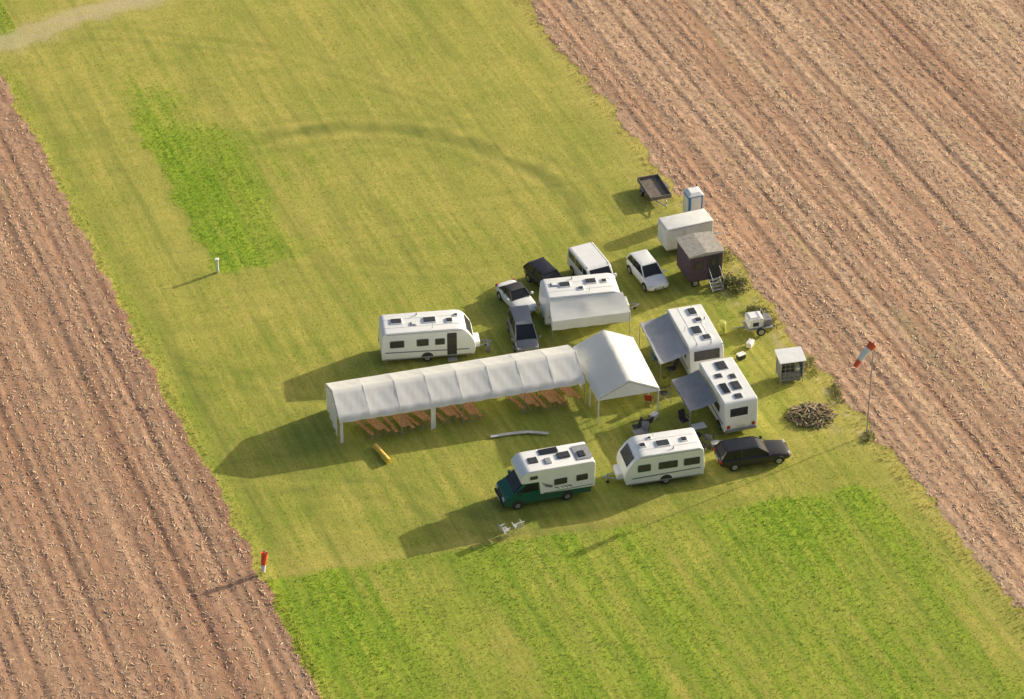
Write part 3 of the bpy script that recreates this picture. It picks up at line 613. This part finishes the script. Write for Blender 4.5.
def furrow(p,q,soil):
    z=soil*(.011*(.4+vn(p,q*.1,3,41))*np.sin(p*2*math.pi/.75+1.5*vn(q,p*0,6,42))+.042*(vn(p,q*.06,.7,8)-.5)+.035*(vn(p,q,.45,9)-.5))
    z+=(1-soil)*(-.03-.03*vn(p,q,1.5,10))
    for pc in TRK: z-=soil*.042*np.exp(-((p-pc-.3*(vn(q,p*0,9,12)-.5))/.28)**2)
    return z
def axis(a,b,st):
    c=list(np.arange(a,b+1e-6,st)); s=st;lo=[];x=a
    while x>-2500: s*=1.35;x-=s;lo.append(x)
    s=st;hi=[];x=b
    while x<2500: s*=1.35;x+=s;hi.append(x)
    return np.array(lo[::-1]+c+hi)
px=axis(-44,58,.15); qy=axis(-48,62,.2); nP,nQ=len(px),len(qy)
PP,QQ=np.meshgrid(px,qy,indexing='ij'); p=PP.ravel();q=QQ.ravel()
soil,lush,dark,path,dry_shade=masks(p,q)
near=((p>-44.5)&(p<58.5)&(q>-48.5)&(q<62.5)).astype(float)
z=furrow(p,q,soil)*near-.03*(1-near)
co=np.stack([p,q,z],1).astype(np.float32)
idx=np.arange(nP*nQ).reshape(nP,nQ)
fa=np.stack([idx[:-1,:-1],idx[1:,:-1],idx[1:,1:],idx[:-1,1:]],-1).reshape(-1,4).astype(np.int32)
def npmesh(name,co,fa,k):
    me=bpy.data.meshes.new(name); me.vertices.add(len(co)); me.vertices.foreach_set('co',co.astype(np.float32).ravel())
    me.loops.add(fa.size); me.loops.foreach_set('vertex_index',fa.ravel().astype(np.int32)); me.polygons.add(len(fa))
    me.polygons.foreach_set('loop_start',np.arange(0,fa.size,k,dtype=np.int32)); me.update(calc_edges=True); return me
me=npmesh('ground',co,fa,4); me.shade_smooth()
at=me.attributes.new('mask','FLOAT_COLOR','POINT'); at.data.foreach_set('color',np.stack([soil,lush,dark,path],1).astype(np.float32).ravel())
at=me.attributes.new('dry_shade','FLOAT','POINT'); at.data.foreach_set('value',dry_shade.astype(np.float32))
gr=bpy.data.objects.new('ground',me); COL.objects.link(gr); gr.rotation_euler=(0,0,math.atan2(DY,DX))

class NB:
    def __init__(s,m): s.nt=m.node_tree
    def n(s,t,**k):
        a=s.nt.nodes.new(t)
        for kk,v in k.items(): setattr(a,kk,v)
        return a
    def l(s,a,b): s.nt.links.new(a,b)
    def noise(s,vec,scale,det=5,sc=(1,1,1),rough=.6):
        mp=s.n('ShaderNodeMapping'); mp.inputs['Scale'].default_value=sc; s.l(vec,mp.inputs[0])
        a=s.n('ShaderNodeTexNoise'); a.inputs['Scale'].default_value=scale; a.inputs['Detail'].default_value=det; a.inputs['Roughness'].default_value=rough; s.l(mp.outputs[0],a.inputs[0]); return a.outputs['Fac']
    def rng(s,v,a,b,c=0,d=1):
        r=s.n('ShaderNodeMapRange'); 
        for i,x in zip(('From Min','From Max','To Min','To Max'),(a,b,c,d)): r.inputs[i].default_value=x
        s.l(v,r.inputs[0]); return r.outputs[0]
    def mix(s,f,a,b):
        m=s.n('ShaderNodeMix',data_type='RGBA')
        if isinstance(f,float): m.inputs[0].default_value=f
        else: s.l(f,m.inputs[0])
        for i,x in((6,a),(7,b)):
            if isinstance(x,tuple): m.inputs[i].default_value=(*x,1)
            else: s.l(x,m.inputs[i])
        return m.outputs[2]
    def ma(s,op,a,b):
        m=s.n('ShaderNodeMath',operation=op)
        for i,x in((0,a),(1,b)):
            if isinstance(x,(int,float)): m.inputs[i].default_value=x
            else: s.l(x,m.inputs[i])
        return m.outputs[0]
    def scl(s,c,f):
        m=s.n('ShaderNodeVectorMath',operation='SCALE'); s.l(c,m.inputs[0]); s.l(f,m.inputs['Scale']); return m.outputs[0]
gm=bpy.data.materials.new('ground_mat'); gm.use_nodes=True; B=NB(gm)
bs=gm.node_tree.nodes['Principled BSDF']; bs.inputs['Roughness'].default_value=.95; bs.inputs['Specular IOR Level'].default_value=.1
tc=B.n('ShaderNodeTexCoord').outputs['Object']
am=B.n('ShaderNodeAttribute',attribute_name='mask'); sp=B.n('ShaderNodeSeparateColor'); B.l(am.outputs['Color'],sp.inputs[0])
ad=B.n('ShaderNodeAttribute',attribute_name='dry_shade')
patch=B.noise(tc,.16,6,rough=.65); streak=B.noise(tc,1.,5,(2.2,.10,1)); fine=B.noise(tc,7.,6,rough=.75); med=B.noise(tc,1.3,5)
g1=B.mix(B.rng(B.ma('ADD',B.ma('MULTIPLY',patch,.5),B.ma('MULTIPLY',streak,.5)),.40,.60),(.285,.335,.055),(.54,.475,.115))
g1=B.mix(B.rng(med,.4,.75,0,.4),g1,(.27,.34,.045))
g1=B.mix(B.ma('MULTIPLY',ad.outputs['Fac'],.62),g1,(.66,.54,.17))
g1=B.mix(B.rng(B.ma('ADD',sp.outputs[1],B.ma('MULTIPLY',B.ma('SUBTRACT',med,.5),.5)),.05,.95),g1,B.mix(B.rng(streak,.35,.65),(.23,.385,.03),(.41,.51,.055)))
g1=B.mix(B.ma('MULTIPLY',sp.outputs[2],.75),g1,(.13,.17,.04))
g1=B.mix(B.ma('MULTIPLY',am.outputs['Alpha'],.8),g1,(.60,.49,.33))
g1=B.scl(g1,B.rng(fine,.3,.7,.78,1.22))
sfine=B.noise(tc,4.5,6,(1,.5,1),.8); sband=B.noise(tc,1.,4,(.42,.012,1)); srow=B.noise(tc,1.,5,(1.8,.05,1),.7); smid=B.noise(tc,1.6,6,(1,.4,1),.65)
s1=B.mix(B.rng(sfine,.37,.64),(.40,.235,.15),(.80,.585,.395))
s1=B.mix(B.rng(sband,.42,.58,0,.7),s1,(.46,.265,.17))
s1=B.scl(s1,B.rng(srow,.3,.7,.74,1.22))
s1=B.scl(s1,B.rng(smid,.3,.7,.80,1.18))
s1=B.mix(B.ma('MULTIPLY',ad.outputs['Fac'],.62),s1,(.27,.14,.09))  # darkens the soil for wheel tracks and the painted edge shadow
wd=B.noise(tc,.5,5,(1.6,.10,1)); s1=B.mix(B.rng(wd,.58,.72,0,.45),s1,(.50,.45,.22))
sx=B.n('ShaderNodeSeparateXYZ'); B.l(tc,sx.inputs[0]); lf=B.rng(sx.outputs['X'],-10,10,1.0,0.0)
s1=B.mix(B.ma('MULTIPLY',lf,.45),s1,(.36,.195,.125))
fin=B.mix(B.rng(B.ma('ADD',sp.outputs[0],B.ma('MULTIPLY',B.ma('SUBTRACT',fine,.5),.8)),.35,.65),g1,s1)
B.l(fin,bs.inputs['Base Color'])
bp=B.n('ShaderNodeBump'); bp.inputs['Strength'].default_value=.45; bp.inputs['Distance'].default_value=.05; B.l(B.ma('ADD',fine,sfine),bp.inputs['Height']); B.l(bp.outputs[0],bs.inputs['Normal'])
me.materials.append(gm)

def height(p,q): return furrow(p,q,masks(p,q)[0])
def inview(p,q):
    X=p*DX-q*DY; Y=p*DY+q*DX; 
    return (Y>-38)&(Y<52)&(np.abs(X)<36+.13*(Y+5)+4)
N=300000
p=rng.uniform(-44,56,N);q=rng.uniform(-48,62,N)
row=np.round(p/.75)*.75; p=np.where(rng.random(N)<.35,row+rng.normal(0,.1,N),p)
so=masks(p,q)[0]; k=(so>.6)&inview(p,q)&(rng.random(N)<.25+.9*vn(p,q*.3,1.1,21)); p=p[k];q=q[k]; n=len(p)
l=rng.uniform(.08,.34,n);th=np.where(rng.random(n)<.55,rng.normal(math.pi/2,.5,n),rng.uniform(0,math.pi,n)); w=rng.uniform(.009,.028,n); tl=rng.uniform(-.25,.25,n)
zz=height(p,q)+.012
d=np.stack([np.cos(th),np.sin(th),tl],1);d/=np.linalg.norm(d,axis=1)[:,None]; u=np.stack([-np.sin(th),np.cos(th),rng.uniform(-.6,.6,n)],1)
C=np.stack([p,q,zz+np.abs(d[:,2])*l*.5],1)
co=np.stack([C-d*l[:,None]/2-u*w[:,None],C+d*l[:,None]/2-u*w[:,None],C+d*l[:,None]/2+u*w[:,None],C-d*l[:,None]/2+u*w[:,None]],1).reshape(-1,3)
ms=npmesh('corn_stubble',co,np.arange(4*n).reshape(n,4),4)
sm=bpy.data.materials.new('stubble_mat'); sm.use_nodes=True; S=NB(sm); sb=sm.node_tree.nodes['Principled BSDF']; sb.inputs['Roughness'].default_value=.9
gi=S.n('ShaderNodeNewGeometry'); S.l(S.mix(gi.outputs['Random Per Island'],(.40,.25,.155),(.82,.63,.43)),sb.inputs['Base Color']); ms.materials.append(sm)
o=bpy.data.objects.new('corn_stubble',ms); COL.objects.link(o); o.rotation_euler=gr.rotation_euler
N=420000
p=rng.uniform(-24,19.5,N);q=rng.uniform(-48,62,N)
so,lu,dk,pa,dr=masks(p,q); keep=(so<.5)&inview(p,q)&(pa<.4)&(rng.random(N)<.35+.55*np.clip(lu,0,1))&(rng.random(N)>dk*1.6); p,q,lu,dr,dk=[a[keep] for a in(p,q,lu,dr,dk)]; n=len(p)
edge=(np.abs(p-PL)<.6)|(np.abs(p-PR)<.8)
h=rng.uniform(.02,.06,n)*(1+1.4*lu)+edge*rng.uniform(0,.22,n); th=rng.uniform(0,math.pi,n); w=rng.uniform(.02,.045,n)
zz=height(p,q)-.005; lean=rng.normal(0,.06,(n,2))*(1+lu[:,None])
b0=np.stack([p-np.cos(th)*w,q-np.sin(th)*w,zz],1);b1=np.stack([p+np.cos(th)*w,q+np.sin(th)*w,zz],1);tp=np.stack([p+lean[:,0],q+lean[:,1],zz+h],1)
mg=npmesh('grass',np.stack([b0,b1,tp],1).reshape(-1,3),np.arange(3*n).reshape(n,3),3)
at=mg.attributes.new('lush','FLOAT','POINT'); at.data.foreach_set('value',np.repeat(lu,3).astype(np.float32))
at=mg.attributes.new('dry_shade','FLOAT','POINT'); at.data.foreach_set('value',np.repeat(np.clip(dr+edge*.5,0,1),3).astype(np.float32))
m2=bpy.data.materials.new('grass_mat'); m2.use_nodes=True; S=NB(m2); sb=m2.node_tree.nodes['Principled BSDF']; sb.inputs['Roughness'].default_value=.8
gi=S.n('ShaderNodeNewGeometry'); a1=S.n('ShaderNodeAttribute',attribute_name='lush'); a2=S.n('ShaderNodeAttribute',attribute_name='dry_shade')
c=S.mix(gi.outputs['Random Per Island'],(.23,.29,.045),(.52,.47,.115)); c=S.mix(S.rng(a1.outputs['Fac'],0,1,0,.9),c,S.mix(gi.outputs['Random Per Island'],(.21,.36,.03),(.43,.53,.06))); c=S.mix(S.ma('MULTIPLY',a2.outputs['Fac'],.62),c,(.66,.54,.18))
S.l(c,sb.inputs['Base Color']); tr=S.n('ShaderNodeBsdfTranslucent'); S.l(c,tr.inputs[0]); mx=S.n('ShaderNodeMixShader'); mx.inputs[0].default_value=.35; S.l(sb.outputs[0],mx.inputs[1]); S.l(tr.outputs[0],mx.inputs[2]); S.l(mx.outputs[0],m2.node_tree.nodes['Material Output'].inputs[0])
mg.materials.append(m2); o=bpy.data.objects.new('grass',mg); COL.objects.link(o); o.rotation_euler=gr.rotation_euler

# ---------------------------------------------------------------- light, sky, camera
az,el=R(32.5),R(18.3)
sd=Vector((math.cos(el)*math.cos(az),math.cos(el)*math.sin(az),math.sin(el)))
L_=bpy.data.lights.new('sun','SUN'); L_.energy=5; L_.angle=R(.6); L_.color=(1,.91,.72)
so_=bpy.data.objects.new('sun',L_); COL.objects.link(so_); so_.rotation_euler=sd.to_track_quat('Z','Y').to_euler(); so_.location=(60,40,50)
wld=bpy.data.worlds.new('World'); scene.world=wld; wld.use_nodes=True; nt=wld.node_tree
sky=nt.nodes.new('ShaderNodeTexSky'); sky.sky_type='NISHITA'; sky.sun_disc=False; sky.sun_elevation=el; sky.sun_rotation=R(90)-az; sky.dust_density=6
nt.links.new(sky.outputs[0],nt.nodes['Background'].inputs[0]); nt.nodes['Background'].inputs[1].default_value=.15
cd=bpy.data.cameras.new('camera'); cam=bpy.data.objects.new('camera',cd); COL.objects.link(cam)
cam.location=(0,-214*math.cos(R(36)),214*math.sin(R(36))); cam.rotation_euler=(R(54),0,0)
cd.sensor_width=36; cd.lens=36*3210/1024; cd.clip_end=6000; cd.clip_start=1
scene.camera=cam
